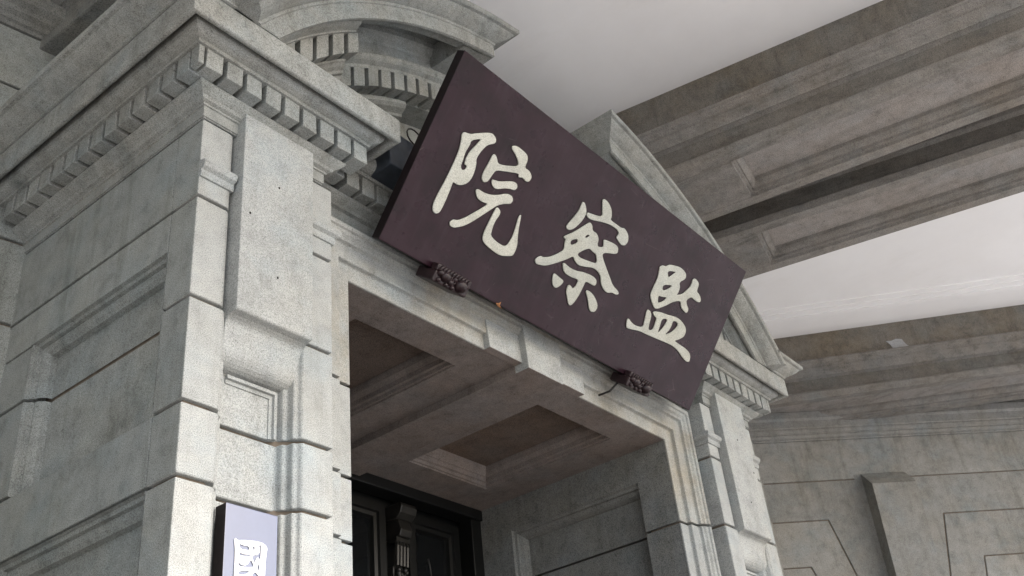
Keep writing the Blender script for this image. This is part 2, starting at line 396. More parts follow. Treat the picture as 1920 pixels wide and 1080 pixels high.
# segmental pediment, open in the middle: curved corona and cyma in two halves
CX, CZ, R0 = 2.2, 3.222, 2.56
def arc(f0, f1, n, r=R0): return [(CX + r * math.sin(R(f0 + (f1 - f0) * i / n)), CZ + r * math.cos(R(f0 + (f1 - f0) * i / n))) for i in range(n + 1)]
def ring(prof): return [(R0 - r, y) for r, y in prof]
PED = [(2.73, .35), (2.70, .35), (2.70, -.150), (2.585, -.155), (2.578, -.205), (2.562, -.214), (2.557, -.228), (2.560, -.240), (2.636, -.240), (2.640, -.247), (2.652, -.249), (2.656, -.262), (2.666, -.284),
       (2.680, -.306), (2.694, -.322), (2.702, -.328), (2.705, -.345), (2.711, -.350), (2.735, -.350), (2.740, .35)]
def arch_dentil(parent, x, y, r0, r1, mir):
    j = lambda: random.uniform(-.002, .002)
    zz = lambda r, xx: CZ + math.sqrt(r * r - (xx - CX) ** 2)
    xa, xb = x - .035 + j(), x + .035 + j()
    P = [(xa, zz(r0, xa)), (xb, zz(r0, xb) + j()), (xb, zz(r1, xb)), (xa, zz(r1, xa))]
    MB(mir).prism(P, y + j(), y + .108, XZ).build('dentil', 'cornice', parent, .003)
for mir in (False, True):
    m = MB(mir); pts = arc(-52.4, -13, 40); k = len(PED)
    m.sweep(pts, ring(PED), XZ, False)
    S0 = [(CX - math.sqrt(r * r - (4.766 - CZ) ** 2), y, 4.766) for r, y in PED]; ph = R(-52.4)
    S1 = [(CX + r * math.sin(ph), y, CZ + r * math.cos(ph)) for r, y in PED]
    m.add(S0, [list(range(k))])
    m.add(S0 + S1, [(j, j + 1, k + j + 1, k + j) for j in range(k - 1)])
    # mouldings return round the cut end
    A = []; B = []; E_ = []
    for r, y in PED:
        ph = R(-13); p = max(0.0, -.24 - y) if y < 0 else 0
        E_.append((CX + r * math.sin(ph), y, CZ + r * math.cos(ph)))
        x = 1.635 + p
        z = CZ + math.sqrt(r * r - (x - CX) ** 2)
        A.append((x, y, z)); B.append((x, .35, z))
    m.add(E_ + A + B, [(j, j + 1, k + j + 1, k + j) for j in range(k - 1)] + [(k + j, k + j + 1, 2 * k + j + 1, 2 * k + j) for j in range(7, k - 2)])
    ped = m.build('pediment', 'cornice', portal)
    MB(mir).box(1.57, 1.6375, -.2375, .34, 5.7195, 5.83).build('end_stone', 'cornice', ped)
    MB(mir).sweep(arc(-17.5, -13.4, 6), ring([(2.69, .33), (2.572, .33), (2.572, -.200), (2.69, -.200)]), XZ).build('end_stone', 'cornice', ped)
    # forward section over the pilaster: ovolo, dentils, bed moulding
    fe = -37.3
    m = MB(mir)
    m.sweep(arc(-53, fe + .8, 16), ring([(2.62, .2), (2.588, -.150), (2.585, -.206), (2.578, -.205), (2.568, -.196), (2.560, -.178), (2.556, -.158), (2.553, -.146), (2.547, -.142), (2.547, .2)]), XZ)
    m.build('curved_ovolo', 'cornice', ped)
    m = MB(mir)
    m.sweep(arc(-53, fe, 16), ring([(2.549, .2), (2.549, -.028), (2.447, -.028), (2.445, .2)]), XZ)
    m.build('dentil_band', 'cornice', ped)
    m = MB(mir)
    m.sweep(arc(-53, fe - 1.2, 16), ring([(2.449, .2), (2.449, -.074), (2.440, -.074), (2.436, -.066), (2.422, -.050), (2.412, -.034), (2.400, -.028), (2.396, -.012), (2.36, -.008), (2.36, .2)]), XZ)
    m.build('curved_bed_moulding', 'cornice', ped)
    for i in range(5): arch_dentil(ped, .713 - .036 - i * .0945, -.131, 2.449, 2.549, mir)
    # set back section towards the middle
    m = MB(mir)
    m.sweep(arc(-46, -13.6, 26), ring([(2.70, .32), (2.70, -.01), (2.664, -.01), (2.656, .002), (2.640, .010), (2.630, .030), (2.618, .038), (2.538, .040), (2.536, .014), (2.530, .006), (2.512, .008), (2.500, .020), (2.488, .044), (2.472, .05), (2.472, .32)]), XZ)
    m.build('curved_ovolo', 'cornice', ped)
    MB(mir).sweep(arc(-46, -13.6, 26), ring([(2.474, .32), (2.474, .150), (2.368, .150), (2.366, .32)]), XZ).build('dentil_band', 'cornice', ped)
    MB(mir).sweep(arc(-46, -23.4, 20), ring([(2.37, .32), (2.37, .128), (2.352, .124), (2.346, .104), (2.328, .102), (2.312, .118), (2.296, .150), (2.284, .156), (2.276, .190), (2.236, .196), (2.225, .32)]), XZ).build('curved_bed_moulding', 'cornice', ped)
    for i in range(11): arch_dentil(ped, .70 + i * .0945, .048, 2.370, 2.474, mir)
# tympanum wall behind
poly = [(.1, 4.60), (4.3, 4.60)] + [(CX + 2.715 * math.sin(R(a)), CZ + 2.715 * math.cos(R(a))) for a in range(50, -51, -5)]
MB().prism(poly, .30, 1.34, XZ).build('tympanum', 'cornice', portal)

# architrave of the doorway
JL, JR, ZL = .888, 3.480, 4.115
ARC_ = [(0, .158), (0, .150), (-.004, .147), (-.072, .147), (-.076, .142), (-.079, .124), (-.083, .121), (-.150, .119), (-.154, .114), (-.158, .100), (-.170, .096), (-.182, .086), (-.200, .084), (-.205, .074), (-.226, .072), (-.228, .16)]
arch = MB().sweep([(JL, 3.6 + GAP), (JL, ZL), (JR, ZL), (JR, 3.6 + GAP)], [(-o, y) if False else (o, y) for o, y in ARC_], XZ).build('architrave', 'lintel', portal, .002)
for z0, z1 in zip(JZ[:-1], JZ[1:]):
    if z1 > 3.61: continue
    MB().sweep([(JL, z0 + GAP), (JL, z1 - GAP)], ARC_, XZ).build('jamb_stone', 'front', arch, .003)
    MB().sweep([(JR, z1 - GAP), (JR, z0 + GAP)], ARC_, XZ).build('jamb_stone', 'front', arch, .003)
MB().box(.62, JL - .018, .168, .36, 0, 4.12).build('jamb_core', 'dark', arch); MB().box(JR + .018, 3.78, .168, .36, 0, 4.12).build('jamb_core', 'dark', arch)
# keystone in three steps
key = MB().prism([(1.80, 4.1135), (2.60, 4.1135), (2.63, 4.46), (1.77, 4.46)], .112, .164, XZ).build('keystone', 'front', portal, .004)
MB().prism([(2.055, 4.072), (2.345, 4.072), (2.365, 4.47), (2.035, 4.47)], .074, .166, XZ).build('keystone_centre', 'front', key, .003)
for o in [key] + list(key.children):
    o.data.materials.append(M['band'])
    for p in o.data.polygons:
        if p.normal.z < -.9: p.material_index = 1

# soffit of the door recess: two coffers and a dropped middle band
def coffer_frame(m, rect, prof, mp, fill=True):
    a0, a1, b0, b1 = rect
    path = [(a0, b0), (a0, b1), (a1, b1), (a1, b0), (a0, b0)]
    n = len(prof); P = []
    for (i, c) in prof:
        for a, b in ((a0 + i, b0 + i), (a1 - i, b0 + i), (a1 - i, b1 - i), (a0 + i, b1 - i)): P.append(mp(a, b, c))
    F = [(4 * k + j, 4 * k + (j + 1) % 4, 4 * k + 4 + (j + 1) % 4, 4 * k + 4 + j) for k in range(n - 1) for j in range(4)]
    if fill: F.append([4 * (n - 1) + j for j in range(4)])
    m.add(P, F)
YD = 1.58
CP = [(0, 4.117), (0, 4.126), (.012, 4.128), (.014, 4.146), (.030, 4.150), (.033, 4.176), (.040, 4.178), (.056, 4.200), (.062, 4.225), (.063, 4.240)]
def slab_with_hole(m, a0, a1, b0, b1, h, c, mp):
    x0, x1, y0, y1 = h
    for q in ((a0, x0, b0, b1), (x1, a1, b0, b1), (x0, x1, b0, y0), (x0, x1, y1, b1)):
        m.add([mp(q[0], q[2], c), mp(q[1], q[2], c), mp(q[1], q[3], c), mp(q[0], q[3], c)], [(0, 1, 2, 3)])
sof = MB()
slab_with_hole(sof, JL - .02, 2.06, .155, YD + .1, (1.13, 1.82, .36, 1.335), 4.117, lambda a, b, c: (a, b, c))
slab_with_hole(sof, 2.34, JR + .02, .155, YD + .1, (2.50, 3.21, .36, 1.335), 4.117, lambda a, b, c: (a, b, c))
sof.box(2.053, 2.347, .16, YD + .06, 4.075, 4.2)
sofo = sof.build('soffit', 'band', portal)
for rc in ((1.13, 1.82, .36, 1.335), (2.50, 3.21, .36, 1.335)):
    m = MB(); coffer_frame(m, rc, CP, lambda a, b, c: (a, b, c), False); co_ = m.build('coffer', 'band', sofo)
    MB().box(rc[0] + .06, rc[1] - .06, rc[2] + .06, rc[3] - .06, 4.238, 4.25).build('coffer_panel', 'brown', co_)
MB().box(JL - .1, JR + .1, .2, 1.7, 4.245, 4.3).build('soffit_backing', 'dark', sofo)
# right hand and left hand reveals with sunk panels
RP = [(0, 0), (.003, .004), (.010, .016), (.026, .020), (.030, .036), (.052, .050), (.066, .070), (.070, .085)]
for side in (0, 1):
    X0, sg = (JR, 1) if side == 0 else (JL, -1)
    mpr = lambda a, b, c, X0=X0, sg=sg: (X0 + sg * (c + .002), a, b)
    rv = MB().box(X0 + sg * .12, X0 + sg * .3, .3, YD + .1, 0, 4.117).build('reveal', 'dark', portal)
    for z0, z1 in ((3.6, 4.117), (3.2, 3.6), (2.94, 3.2), (2.54, 2.94), (2.14, 2.54), (1.74, 2.14), (0, 1.74)):
        m = MB(); ya, yb = .385, 1.375
        zt = 3.915 if z1 > 4 else z1 - GAP
        g0, g1 = z0 + GAP, (z1 if z1 > 4 else z1 - GAP)
        for y0, y1, a, b in ((.16, ya, g0, g1), (yb, YD + .1, g0, g1)) + (((ya, yb, zt, g1),) if z1 > 4 else ()):
            m.box(y0, y1, a, b, 0, .119, lambda p, q, c: mpr(p, q, c))
        if z1 > 4: m.sweep([(ya, zt), (yb, zt), (yb, g0)], RP, mpr, False)
        else:
            m.sweep([(yb, g1), (yb, g0)], RP, mpr, False)
        m.box(ya - .01, yb - .069, g0, zt - (.069 if z1 > 4 else 0), .085, .119, lambda p, q, c: mpr(p, q, c))
        m.build('stone_block', 'reveal', rv)

# ------------------------------------------------------------------ the dark entrance door
door = thing('entrance_door', 'dark glazed double entrance door with carved post deep in the doorway', 'door', (2.2, 1.65, 0))
MB().box(JL - .05, JR + .05, 1.76, 1.80, 0, 4.25).build('door_board', 'door', door)
fr = MB().box(JL, JR, 1.60, 1.72, 4.045, 4.116).box(JR - .10, JR, 1.62, 1.74, 0, 4.045).box(JL, JL + .10, 1.62, 1.74, 0, 4.045)
fr.build('door_frame', 'door', door, .006)
for x0, x1 in ((1.10, 1.62), (1.96, 2.66), (2.86, 3.34)):
    m = MB()
    coffer_frame(m, (x0, x1, .15, 4.0), [(0, 1.758), (0, 1.70), (.055, 1.70), (.062, 1.715), (.085, 1.72), (.092, 1.74), (.10, 1.757)], XZ, False)
    m.build('leaf_frame', 'door', door)
    MB().box(x0 + .08, x1 - .08, 1.750, 1.757, .2, 3.93).build('pane', 'glass', door)
for x in (2.755, 1.645):
    po = MB().box(x - .055, x + .055, 1.69, 1.76, 0, 3.62).build('carved_post', 'darkwood', door, .006)
    m = MB()
    m.prism([(1.60, 3.995), (1.585, 3.97), (1.60, 3.93), (1.635, 3.90), (1.76, 3.90), (1.76, 3.995)], x - .07, x + .07, YZ)
    m.prism([(1.64, 3.90), (1.625, 3.86), (1.615, 3.83), (1.63, 3.795), (1.65, 3.79), (1.76, 3.79), (1.76, 3.90)], x - .052, x + .052, YZ)
    m.build('post_capital', 'darkwood', po, .006)
    m = MB()
    for i in range(4): m.tube([(x - .042 + i * .028, 1.672, 3.785), (x - .042 + i * .028, 1.66, 3.74), (x - .042 + i * .028, 1.668, 3.62)], .013, 7)
    m.box(x - .058, x + .058, 1.65, 1.70, 3.765, 3.792)
    m.build('fluting', 'darkwood', po, smooth=False)
    m = MB()
    for i in range(16):
        a = random.random(); m.ball((x + random.uniform(-.05, .05) * (1 - a * .75), 1.672 + random.uniform(-.012, .008), 3.61 - a * .13), (.018, .016, .018), 7, 5)
    m.build('carved_drop', 'darkwood', po, smooth=True)
MB().tube([(2.96 + .012 * math.sin(i * .5), 1.64 - .01 * i / 8, 3.70 - i * .03) for i in range(14)], .006, 6).build('reflection_streak', 'darkwood', door, smooth=True)  # thin wavy tube standing in for a curved light reflection on the door

# ------------------------------------------------------------------ walls behind the portal
WA = -.14
def wmap(u, d, z): return (u, 1.26 + WA * u - d + 0, z) if False else (u, 1.26 - .14 * u - d, z)
bw = thing('back_wall', 'grey granite wall in large blocks at the left edge, behind the portal', 'wall', (-1.5, 1.5, 0))
MB().box(-3.4, .3, -.6, -.02, 0, 5.66, wmap).build('wall_core', 'dark', bw)
WZ = [0, .7, 1.3, 1.9, 2.5, 3.17, 3.6, 4.035, 4.45, 5.30, 5.66]
for i, (z0, z1) in enumerate(zip(WZ[:-1], WZ[1:])):
    xs = [-3.4, -2.2 + .3 * (i % 2), -1.05 - .3 * (i % 2), .2]
    for a, b in zip(xs[:-1], xs[1:]):
        MB().box(a + .004, b - .004, -.4, 0, z0 + GAP, z1 - GAP, wmap).build('stone_block', 'return', bw, .006)
CRW = [(-.1, 5.655), (.012, 5.655), (.016, 5.675), (.030, 5.682), (.038, 5.705), (.060, 5.722), (.066, 5.745), (.095, 5.765), (.105, 5.80), (.105, 5.83), (-.1, 5.83)]
MB().sweep([(-3.4, 1.26 + .476), (.25, 1.225)], CRW).build('crown_moulding', 'reveal', bw)
MB().box(-3.4, .25, -.3, .02, 5.83, 6.62, wmap).build('upper_wall', 'beam', bw)
mw = thing('main_wall', 'plain grey granite wall running on behind the right side of the portal', 'wall', (6, 1.5, 0))
MB().box(4.40, 7.9, 1.36, 1.8, 0, 6.62).build('wall_face', 'wall', mw)
MB().box(-.2, 4.6, 1.36, 1.8, 4.12, 6.62).build('wall_above', 'wall', mw)

# arcade wall at forty five degrees on the right
q2 = math.sqrt(.5)
def amap(u, z, d): return (7.73 + q2 * u - q2 * d, 1.25 - q2 * u - q2 * d, z)
aw = thing('arcade_wall', 'grey stone arcade wall with projecting keystone and incised panels at the right', 'wall', (9, 0, 0))
m = MB(); m.box(-.6, 4.6, 3.95, 6.62, -.5, -.012, amap); m.box(-.6, -.05, 0, 3.95, -.5, -.012, amap); m.box(2.5, 4.6, 0, 3.95, -.5, -.012, amap)
m.build('wall_core', 'dark', aw)
def piece(name, poly, d0=-.02, d1=0.0, mat='wall', bev=.007): return MB().prism(poly, d0, d1, amap).build(name, mat, aw, bev)
gq = .004
piece('frieze_stone', [(-.6, 5.272), (3.4, 5.272), (3.4, 5.70), (-.6, 5.70)]); piece('frieze_stone', [(3.403, 5.272), (4.6, 5.272), (4.6, 5.70), (3.403, 5.70)])
MB().sweep([(-.6, 0), (4.6, 0)], [(-.02, 5.70), (.01, 5.70), (.014, 5.712), (.010, 5.722), (.026, 5.730), (.034, 5.752), (.030, 5.765), (.050, 5.774), (.056, 5.80), (.052, 5.82), (.062, 5.828), (.062, 5.90), (.085, 5.92), (.085, 5.99), (-.02, 5.99)],
     lambda a, b, c: amap(a, c, -b)).build('crown_moulding', 'wall', aw)
MB().box(-.6, 4.6, 5.99, 6.62, -.02, .02, amap).build('upper_band', 'wall', aw)
piece('spandrel_stone', [(-.6, 5.262), (.84, 5.262), (.86, 3.95), (.647, 3.95), (.424, 4.868), (-.6, 4.868)])
piece('panel_frame', [(-.6, 4.858), (.412, 4.858), (.633, 3.95), (.288, 3.95), (.130, 4.418), (-.6, 4.418)])
piece('inner_panel', [(-.6, 4.408), (.120, 4.408), (.274, 3.95), (-.6, 3.95)])
piece('spandrel_stone', [(4.6, 5.262), (1.30, 5.262), (1.28, 3.95), (1.415, 3.95), (1.616, 4.868), (4.6, 4.868)])
piece('panel_frame', [(4.6, 4.858), (1.628, 4.858), (1.430, 3.95), (1.790, 3.95), (1.890, 4.418), (4.6, 4.418)])
piece('inner_panel', [(4.6, 4.408), (1.900, 4.408), (1.803, 3.95), (4.6, 3.95)])
kv = [amap(.80, 5.312, .0), amap(1.350, 5.312, .0), amap(.875, 5.312, .02), amap(1.335, 5.312, .02), amap(.869, 5.135, .20), amap(1.332, 5.135, .20), amap(.845, 3.95, .17), amap(1.31, 3.95, .17), amap(.86, 3.95, 0), amap(1.29, 3.95, 0)]
MB().add(kv, [(0, 1, 3, 2), (2, 3, 5, 4), (4, 5, 7, 6), (0, 2, 4, 6, 8), (1, 9, 7, 5, 3), (6, 7, 9, 8)]).build('keystone', 'wall', aw, .004)
# left hand arcade wall, unseen, made long with few openings to darken the return
def lmap(u, z, d):
    x, y, z = amap(u, z, d); return (4.4 - x, y + .6, z)
lw = thing('arcade_wall', 'unseen stone arcade wall left of the picture, lengthened to block light', 'wall', (-5, 0, 0))
MB().box(-.6, 9.6, 3.6, 6.62, -.5, 0, lmap).box(-.6, .2, 0, 3.6, -.5, 0, lmap).box(2.2, 4.0, 0, 3.6, -.5, 0, lmap).box(5.8, 9.6, 0, 3.6, -.5, 0, lmap).build('wall_face', 'wall', lw)

# ------------------------------------------------------------------ ceiling and beams
ZC = 6.60
cl = MB().box(-9, 14, -5.3, 2.2, ZC, ZC + .3).build('ceiling', 'ceiling'); struct(cl)
def beam(name, label, px, py, az, width, t0, t1, zb=5.889, tend=None, mat='beam'):
    a = R(az); d = (math.cos(a), math.sin(a)); n = (-math.sin(a), math.cos(a))
    k = zb - 5.889
    bm_ = lambda s, z, t: (px + n[0] * s + d[0] * t, py + n[1] * s + d[1] * t, z)
    left = [(.03, ZC + .01), (.03, 6.292 + k), (-.050, 6.292 + k), (-.060, 6.284 + k), (-.060, 6.270 + k), (-.044, 6.262 + k), (-.040, 6.246 + k), (-.020, 6.228 + k), (-.004, 6.222 + k), (0, 6.126 + k), (.012, 6.126 + k), (.040, 6.112 + k), (.042, 5.984 + k), (.020, 5.980 + k), (.008, 5.962 + k), (-.004, 5.955 + k), (-.004, 5.889 + k)]
    w_ = width
    sofp = [(.008, 5.886 + k), (.088, 5.887 + k), (.090, 5.912 + k), (.106, 5.914 + k), (.108, 5.936 + k), (.118, 5.934 + k), (.134, 5.946 + k), (.150, 5.968 + k), (.154, 5.995 + k)]
    prof = left + sofp + [(w_ - s, z) for s, z in sofp[::-1]] + [(w_ - s, z) for s, z in left[::-1]]
    t = thing(name, label, 'beam', bm_(w_ / 2, zb, (t0 + t1) / 2), 'stone beams fanning out under the porch ceiling')
    bo = MB().prism(prof, t0, t1, bm_).build('beam_body', mat, t, .003)
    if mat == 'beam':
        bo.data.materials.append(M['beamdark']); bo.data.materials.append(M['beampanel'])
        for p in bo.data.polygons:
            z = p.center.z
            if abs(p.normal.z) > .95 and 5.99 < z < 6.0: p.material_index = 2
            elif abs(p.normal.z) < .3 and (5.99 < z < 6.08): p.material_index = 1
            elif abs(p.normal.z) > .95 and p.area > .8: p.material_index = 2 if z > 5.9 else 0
    MB().box(0, w_, 6.293 + k, ZC + .005, t0, t1, bm_).build('beam_top', 'beamtop' if mat == 'beam' else mat, t)
    if tend is not None:
        m = MB(); m.box(.091, w_ - .091, 5.8885 + k, 6.0 + k, t0, tend, bm_)
        P0 = [(0, 5.8885), (.004, 5.912), (.020, 5.914), (.022, 5.936), (.032, 5.934), (.048, 5.946), (.064, 5.968), (.068, 5.995)]
        for (a0, z0), (a1, z1) in zip(P0[:-1], P0[1:]):
            m.add([bm_(.105, z0 + k, tend + a0), bm_(w_ - .105, z0 + k, tend + a0), bm_(w_ - .105, z1 + k, tend + a1), bm_(.105, z1 + k, tend + a1)], [(0, 1, 2, 3)])
        m.build('panel_end', mat, t)
    return t, bm_
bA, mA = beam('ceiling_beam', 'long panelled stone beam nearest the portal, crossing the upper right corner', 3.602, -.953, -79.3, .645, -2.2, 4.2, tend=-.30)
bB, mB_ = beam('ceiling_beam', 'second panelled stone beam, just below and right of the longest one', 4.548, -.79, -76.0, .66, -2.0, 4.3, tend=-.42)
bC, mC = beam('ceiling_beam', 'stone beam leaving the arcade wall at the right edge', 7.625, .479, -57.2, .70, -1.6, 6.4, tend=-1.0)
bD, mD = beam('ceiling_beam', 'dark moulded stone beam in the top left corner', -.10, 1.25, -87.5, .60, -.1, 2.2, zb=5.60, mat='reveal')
# mortar patch on beam C
MB().prism([(.0, 6.40), (.05, 6.395), (.10, 6.41), (.16, 6.40), (.17, 6.37), (.19, 6.33), (.22, 6.30), (.10, 6.295), (.05, 6.31), (.03, 6.36)], -.006, .01, lambda a, b, c: mC(c, b, .70 + a)).build('mortar_patch', 'patch', bC)
# plaster mouldings of the ceiling beside beam C
m = MB()
for s0 in (-.42, -.52, -.62): m.prism([(s0, ZC + .01), (s0, ZC - .012), (s0 + .05, ZC - .016), (s0 + .06, ZC + .01)], -1.6, 6.4, mC)
m.build('plaster_moulding', 'ceiling', cl)
# outlines of the written characters, in metres on their boards
YUAN = [[[(0.168,0.608),(0.222,0.621),(0.245,0.638),(0.327,0.685),(0.364,0.675),(0.375,0.653),(0.332,0.623),(0.314,0.581),(0.306,0.539),(0.323,0.515),(0.331,0.459),(0.32,0.422),(0.289,0.395),(0.26,0.388),(0.238,0.39),(0.242,0.357),(0.245,0.283),(0.241,0.236),(0.222,0.222),(0.2,0.227),(0.187,0.255),(0.189,0.315),(0.196,0.387),(0.198,0.46),(0.197,0.515),(0.189,0.559)],[(0.236,0.598),(0.287,0.632),(0.277,0.601),(0.255,0.552),(0.251,0.512),(0.257,0.486),(0.275,0.488),(0.274,0.467),(0.256,0.458),(0.241,0.471),(0.24,0.499),(0.233,0.533),(0.24,0.576)]],[[(0.471,0.69),(0.498,0.704),(0.541,0.704),(0.581,0.699),(0.599,0.678),(0.599,0.637),(0.634,0.641),(0.667,0.623),(0.663,0.595),(0.643,0.585),(0.612,0.593),(0.588,0.581),(0.581,0.599),(0.514,0.574),(0.443,0.549),(0.434,0.524),(0.426,0.481),(0.405,0.466),(0.385,0.474),(0.377,0.503),(0.384,0.556),(0.386,0.6),(0.396,0.609),(0.416,0.601),(0.437,0.579),(0.482,0.592),(0.563,0.627),(0.536,0.653),(0.506,0.668),(0.483,0.675)]],[[(0.444,0.5),(0.455,0.505),(0.491,0.512),(0.561,0.549),(0.594,0.554),(0.609,0.539),(0.601,0.518),(0.578,0.514),(0.539,0.501),(0.495,0.474),(0.47,0.473),(0.452,0.482)]],[[(0.378,0.415),(0.39,0.427),(0.434,0.427),(0.478,0.437),(0.525,0.459),(0.561,0.484),(0.598,0.49),(0.617,0.474),(0.612,0.452),(0.579,0.438),(0.539,0.412),(0.514,0.379),(0.475,0.328),(0.437,0.279),(0.402,0.242),(0.354,0.211),(0.327,0.209),(0.316,0.224),(0.329,0.244),(0.358,0.251),(0.395,0.285),(0.44,0.338),(0.485,0.393),(0.441,0.384),(0.404,0.388)]],[[(0.548,0.405),(0.572,0.395),(0.576,0.378),(0.565,0.338),(0.569,0.299),(0.577,0.27),(0.629,0.26),(0.681,0.26),(0.699,0.273),(0.708,0.317),(0.703,0.366),(0.692,0.416),(0.696,0.435),(0.705,0.434),(0.72,0.381),(0.741,0.331),(0.761,0.296),(0.762,0.256),(0.757,0.24),(0.69,0.212),(0.634,0.212),(0.562,0.221),(0.538,0.235),(0.53,0.264),(0.532,0.318),(0.535,0.37),(0.538,0.397)]]]
CHA = [[[(1.052,0.671),(1.072,0.673),(1.106,0.643),(1.112,0.622),(1.103,0.579),(1.073,0.528),(1.049,0.508),(1.024,0.506),(1.014,0.518),(1.035,0.569),(1.054,0.619),(1.053,0.65)]],[[(1.116,0.641),(1.155,0.647),(1.232,0.665),(1.208,0.7),(1.182,0.738),(1.189,0.752),(1.224,0.751),(1.272,0.731),(1.295,0.698),(1.297,0.678),(1.348,0.679),(1.401,0.678),(1.424,0.688),(1.471,0.671),(1.492,0.641),(1.483,0.611),(1.45,0.599),(1.419,0.609),(1.39,0.618),(1.401,0.645),(1.374,0.658),(1.306,0.656),(1.246,0.643),(1.174,0.621),(1.138,0.616),(1.118,0.624)]],[[(1.029,0.467),(1.089,0.52),(1.137,0.577),(1.161,0.606),(1.187,0.599),(1.204,0.575),(1.241,0.577),(1.272,0.559),(1.279,0.53),(1.291,0.521),(1.332,0.535),(1.308,0.567),(1.322,0.575),(1.4,0.586),(1.437,0.581),(1.452,0.554),(1.433,0.539),(1.375,0.521),(1.346,0.506),(1.349,0.492),(1.402,0.458),(1.468,0.42),(1.518,0.39),(1.578,0.38),(1.589,0.367),(1.571,0.356),(1.535,0.356),(1.5,0.339),(1.464,0.343),(1.428,0.36),(1.397,0.398),(1.36,0.411),(1.315,0.411),(1.261,0.393),(1.209,0.38),(1.171,0.389),(1.148,0.407),(1.109,0.37),(1.05,0.325),(0.993,0.287),(0.95,0.274),(0.923,0.271),(0.909,0.282),(0.912,0.295),(0.932,0.318),(0.957,0.318),(0.999,0.34),(1.044,0.38),(1.068,0.407),(1.051,0.442),(1.05,0.458),(1.032,0.459)],[(1.084,0.467),(1.125,0.495),(1.139,0.477),(1.098,0.445)],[(1.171,0.526),(1.181,0.544),(1.203,0.544),(1.179,0.521)],[(1.17,0.43),(1.195,0.458),(1.235,0.488),(1.267,0.482),(1.3,0.482),(1.337,0.442),(1.279,0.431),(1.21,0.42),(1.182,0.421)]],[[(1.099,0.341),(1.105,0.353),(1.151,0.346),(1.213,0.35),(1.268,0.366),(1.34,0.375),(1.379,0.369),(1.392,0.35),(1.385,0.333),(1.357,0.332),(1.308,0.33),(1.307,0.308),(1.305,0.261),(1.294,0.212),(1.278,0.179),(1.258,0.177),(1.23,0.204),(1.203,0.228),(1.197,0.254),(1.203,0.268),(1.218,0.269),(1.24,0.26),(1.254,0.28),(1.254,0.318),(1.199,0.307),(1.15,0.307),(1.125,0.314)]],[[(1.063,0.281),(1.114,0.275),(1.16,0.271),(1.147,0.241),(1.126,0.217),(1.099,0.218),(1.077,0.239)]],[[(1.338,0.286),(1.348,0.296),(1.382,0.296),(1.424,0.284),(1.463,0.26),(1.474,0.239),(1.465,0.214),(1.437,0.205),(1.413,0.216),(1.384,0.25),(1.356,0.271)]]]
JIAN = [[[(1.821,0.629),(1.839,0.644),(1.869,0.648),(1.889,0.669),(1.928,0.68),(1.978,0.693),(2.025,0.693),(2.064,0.682),(2.076,0.656),(2.033,0.618),(2.059,0.595),(2.062,0.561),(2.055,0.546),(2.103,0.571),(2.132,0.613),(2.147,0.643),(2.139,0.679),(2.154,0.693),(2.195,0.687),(2.213,0.674),(2.216,0.633),(2.25,0.629),(2.281,0.613),(2.29,0.593),(2.266,0.583),(2.222,0.584),(2.188,0.587),(2.157,0.554),(2.178,0.535),(2.212,0.517),(2.21,0.489),(2.173,0.492),(2.136,0.502),(2.112,0.533),(2.047,0.5),(2.005,0.461),(1.936,0.412),(1.907,0.413),(1.857,0.444),(1.836,0.465),(1.837,0.512),(1.841,0.554),(1.834,0.591),(1.821,0.618)],[(1.895,0.633),(1.973,0.658),(1.951,0.632),(1.925,0.601)],[(1.91,0.554),(1.989,0.58),(1.972,0.556),(1.94,0.528),(1.915,0.526)],[(1.907,0.485),(1.939,0.489),(1.986,0.504),(1.967,0.473),(1.929,0.447),(1.915,0.463)]],[[(1.736,0.276),(1.745,0.284),(1.78,0.273),(1.825,0.269),(1.888,0.283),(1.881,0.317),(1.863,0.37),(1.868,0.385),(1.894,0.385),(1.918,0.367),(1.931,0.308),(1.944,0.287),(1.977,0.299),(1.976,0.333),(1.972,0.37),(1.935,0.374),(1.918,0.387),(1.935,0.399),(1.983,0.412),(2.056,0.422),(2.118,0.436),(2.163,0.439),(2.219,0.43),(2.258,0.413),(2.272,0.39),(2.269,0.362),(2.231,0.331),(2.2,0.314),(2.256,0.312),(2.331,0.311),(2.382,0.301),(2.406,0.281),(2.412,0.259),(2.402,0.249),(2.373,0.246),(2.32,0.259),(2.257,0.278),(2.193,0.283),(2.105,0.275),(2.018,0.266),(1.954,0.26),(1.87,0.254),(1.803,0.239),(1.76,0.231),(1.747,0.247)],[(2.016,0.381),(2.051,0.397),(2.068,0.393),(2.062,0.358),(2.047,0.322),(2.029,0.299),(2.025,0.337)],[(2.116,0.406),(2.145,0.416),(2.175,0.406),(2.167,0.376),(2.139,0.341),(2.095,0.312),(2.117,0.348),(2.123,0.38)]]]
